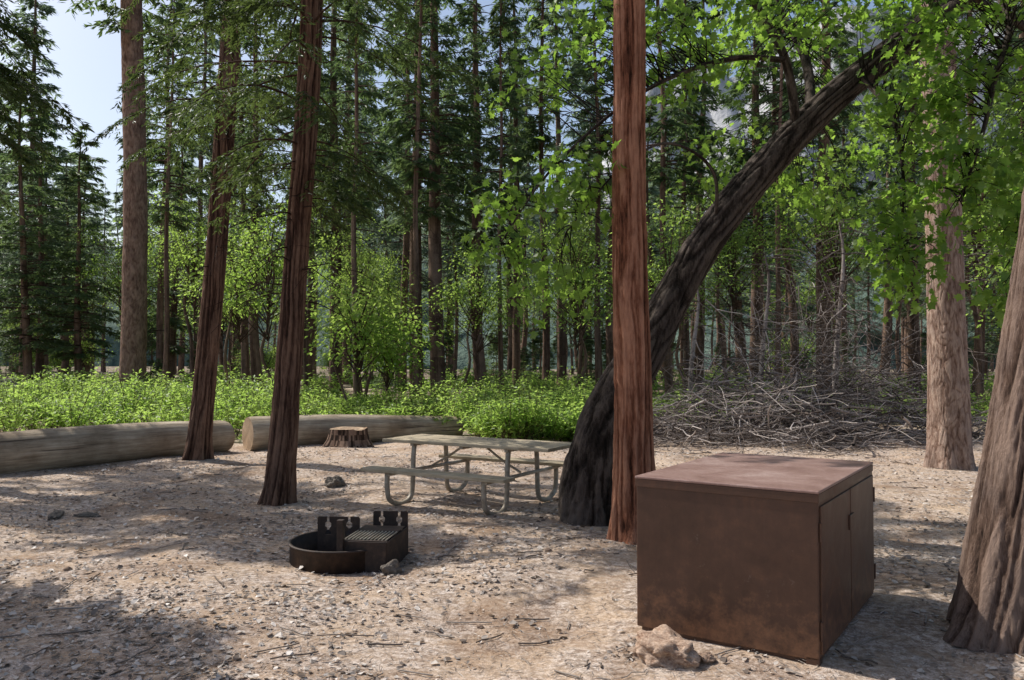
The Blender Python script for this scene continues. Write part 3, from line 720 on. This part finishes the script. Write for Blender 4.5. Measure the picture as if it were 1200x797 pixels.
def log(name,p0,p1,r0,r1,seed):
    p0=np.array(p0);p1=np.array(p1);L=np.linalg.norm(p1-p0); n=int(L/.08); segs=56
    s=np.linspace(0,L,n); th=np.arange(segs)*2*math.pi/segs
    TH,S=np.meshgrid(th,s); R=(r0+(r1-r0)*S/L)*(1+.08*(vnoise(TH/6.2832*5,S*.6,seed,5)-.5)+.03*(vnoise(TH/6.2832*28,S*.7,seed+1,28)-.5))
    R[0]*=.97;R[-1]*=.97
    V=np.stack([S+.0*TH,R*np.cos(TH),R*np.sin(TH)+.03*np.sin(S*.8)],-1)
    idx=np.arange(n*segs).reshape(n,segs);A=idx[:-1];B=idx[1:]
    mb=MB(); mb.add(V,np.stack([A,np.roll(A,-1,1),np.roll(B,-1,1),B],-1).reshape(-1,4),0,None,True)
    mb.add(V[0],np.arange(segs)[None,::-1],1); mb.add(V[-1],np.arange(segs)[None],1)
    o=mb.obj(name,[logm,endm],(p0[0],p0[1],gz(*p0)+r0*.88))
    d=p1-p0; o.rotation_euler=(0,math.atan2((r0-r1),L),math.atan2(d[1],d[0]))
log('fallen_log',(-5.35,15.0),(-9.6,8.2),.30,.36,5)
log('fallen_log',(-4.95,15.1),(-1.2,17.9),.33,.25,6)
mb=MB(); segs=64
th=np.arange(segs)*2*math.pi/segs
hh=[0,.08,.18,.28,.36]; rr=[.47,.42,.37,.35,.34]
V=[]
for h,r in zip(hh,rr):
    f=1+.12*np.cos(th*5+1)*(1.3-h*3)+.05*vnoise(th/6.2832*20,th*0+h*3,8,20)
    V.append(np.stack([r*f*np.cos(th),r*f*np.sin(th),h+(.05*vnoise(th/6.2832*9,th*0,4,9) if h>.3 else 0*th)],-1))
V.append(np.stack([.24*np.cos(th),.24*np.sin(th),.37+.02*np.cos(th*3)],-1))
V=np.stack(V); k=len(V); idx=np.arange(k*segs).reshape(k,segs);A=idx[:-1];B=idx[1:]
F=np.stack([A,np.roll(A,-1,1),np.roll(B,-1,1),B],-1)
mb.add(V,F[:4].reshape(-1,4),0,rng.random(4*segs),True)
mb.add(V,F[4:].reshape(-1,4),1,None,False); mb.add(V[-1],np.arange(segs)[None],1)
mb.obj('tree_stump',[bark_far,endm],(-3.12,15.4,gz(-3.12,15.4)-.02))

# ------------------------------------------------------------------ hills and granite cliff
def mk_hill():
    m,nt,out=newmat('forested_slope'); g=N(nt,'NewGeometry').outputs['Position']
    n=noise(nt,mapping(nt,g,(1,1,.4)),.16,6,.7); c=ramp(nt,[(.35,(.05,.08,.07)),(.55,(.11,.155,.12)),(.75,(.22,.26,.21))],n)
    princ(nt,out,c,.95,.1,0,n,1.,3); return m
def mk_cliff():
    m,nt,out=newmat('granite_cliff'); g=N(nt,'NewGeometry').outputs['Position']
    n=noise(nt,mapping(nt,g,(1,1,.3)),.05,8,.7,.4); n2=noise(nt,g,.12,6,.7)
    c=ramp(nt,[(.35,(.30,.31,.33)),(.5,(.54,.54,.55)),(.7,(.70,.69,.68))],n)
    c=mix(nt,c,(.08,.11,.08),ramp(nt,[(.56,(0,)*3),(.64,(.9,)*3)],n2))
    princ(nt,out,c,.9,.2,0,n,1.,4); return m
def ridge(name,x0,x1,yf,hf,mat,seed,depth=60):
    nx,nz=220,60
    xs=np.linspace(x0,x1,nx); q=np.linspace(0,1,nz); Xg,Q=np.meshgrid(xs,q)
    Hh=hf(Xg)+14*(vnoise(Xg*.03+100,Q*0+1,seed,64)-.5)+7*(vnoise(Xg*.12+100,Q*0+1,seed+1,64)-.5)
    Zg=Hh*Q-1; Yg=yf+depth*Q**1.5+26*(vnoise(Xg*.03+100,Q*3,seed+2,64)-.5)+9*(vnoise(Xg*.12+50,Q*9,seed+3,64)-.5)
    idx=np.arange(Xg.size).reshape(Xg.shape)
    F=np.stack([idx[:-1,:-1],idx[:-1,1:],idx[1:,1:],idx[1:,:-1]],-1).reshape(-1,4)
    mb=MB(); mb.add(np.stack([Xg,Yg,Zg],-1),F,0,None,True); mb.obj(name,[mat])
hm=mk_hill()
ridge('hill',-520,300,330,lambda x:np.interp(x,[-520,-250,-180,-100,0,300],[120,75,72,90,100,90]),hm,70,150)
ridge('hill',-40,420,185,lambda x:np.interp(x,[-40,0,80,420],[8,28,36,45]),hm,75,60)
ridge('granite_cliff',20,420,280,lambda x:np.interp(x,[20,60,130,250,420],[75,115,140,165,170]),mk_cliff(),80,40)

# ------------------------------------------------------------------ light, sky, camera
el=math.radians(48); az=math.atan2(-.87,.49)
sv=Vector((math.sin(az)*math.cos(el),math.cos(az)*math.cos(el),math.sin(el)))
L=D.lights.new('sun','SUN'); L.energy=5; L.angle=math.radians(.5); L.color=(1,.96,.89)
lo=D.objects.new('sun',L); scene.collection.objects.link(lo); lo.rotation_euler=sv.to_track_quat('Z','Y').to_euler(); lo.location=(-20,10,30)
w=D.worlds.new('World'); scene.world=w; w.use_nodes=True; nt=w.node_tree
bg=nt.nodes['Background']; sk=nt.nodes.new('ShaderNodeTexSky'); sk.sky_type='NISHITA'; sk.sun_disc=False
sk.sun_elevation=el; sk.sun_rotation=az; sk.dust_density=2.5
nt.links.new(sk.outputs[0],bg.inputs[0]); bg.inputs[1].default_value=.15
cam=D.cameras.new('camera'); cam.lens=28.26; cam.sensor_width=36; cam.clip_end=2000; cam.clip_start=.05
co=D.objects.new('camera',cam); scene.collection.objects.link(co)
co.location=(0,0,1.6); co.rotation_euler=(math.radians(90+1.6),0,0)
scene.camera=co
scene.view_settings.view_transform='Standard'; scene.view_settings.look='None'; scene.view_settings.exposure=0
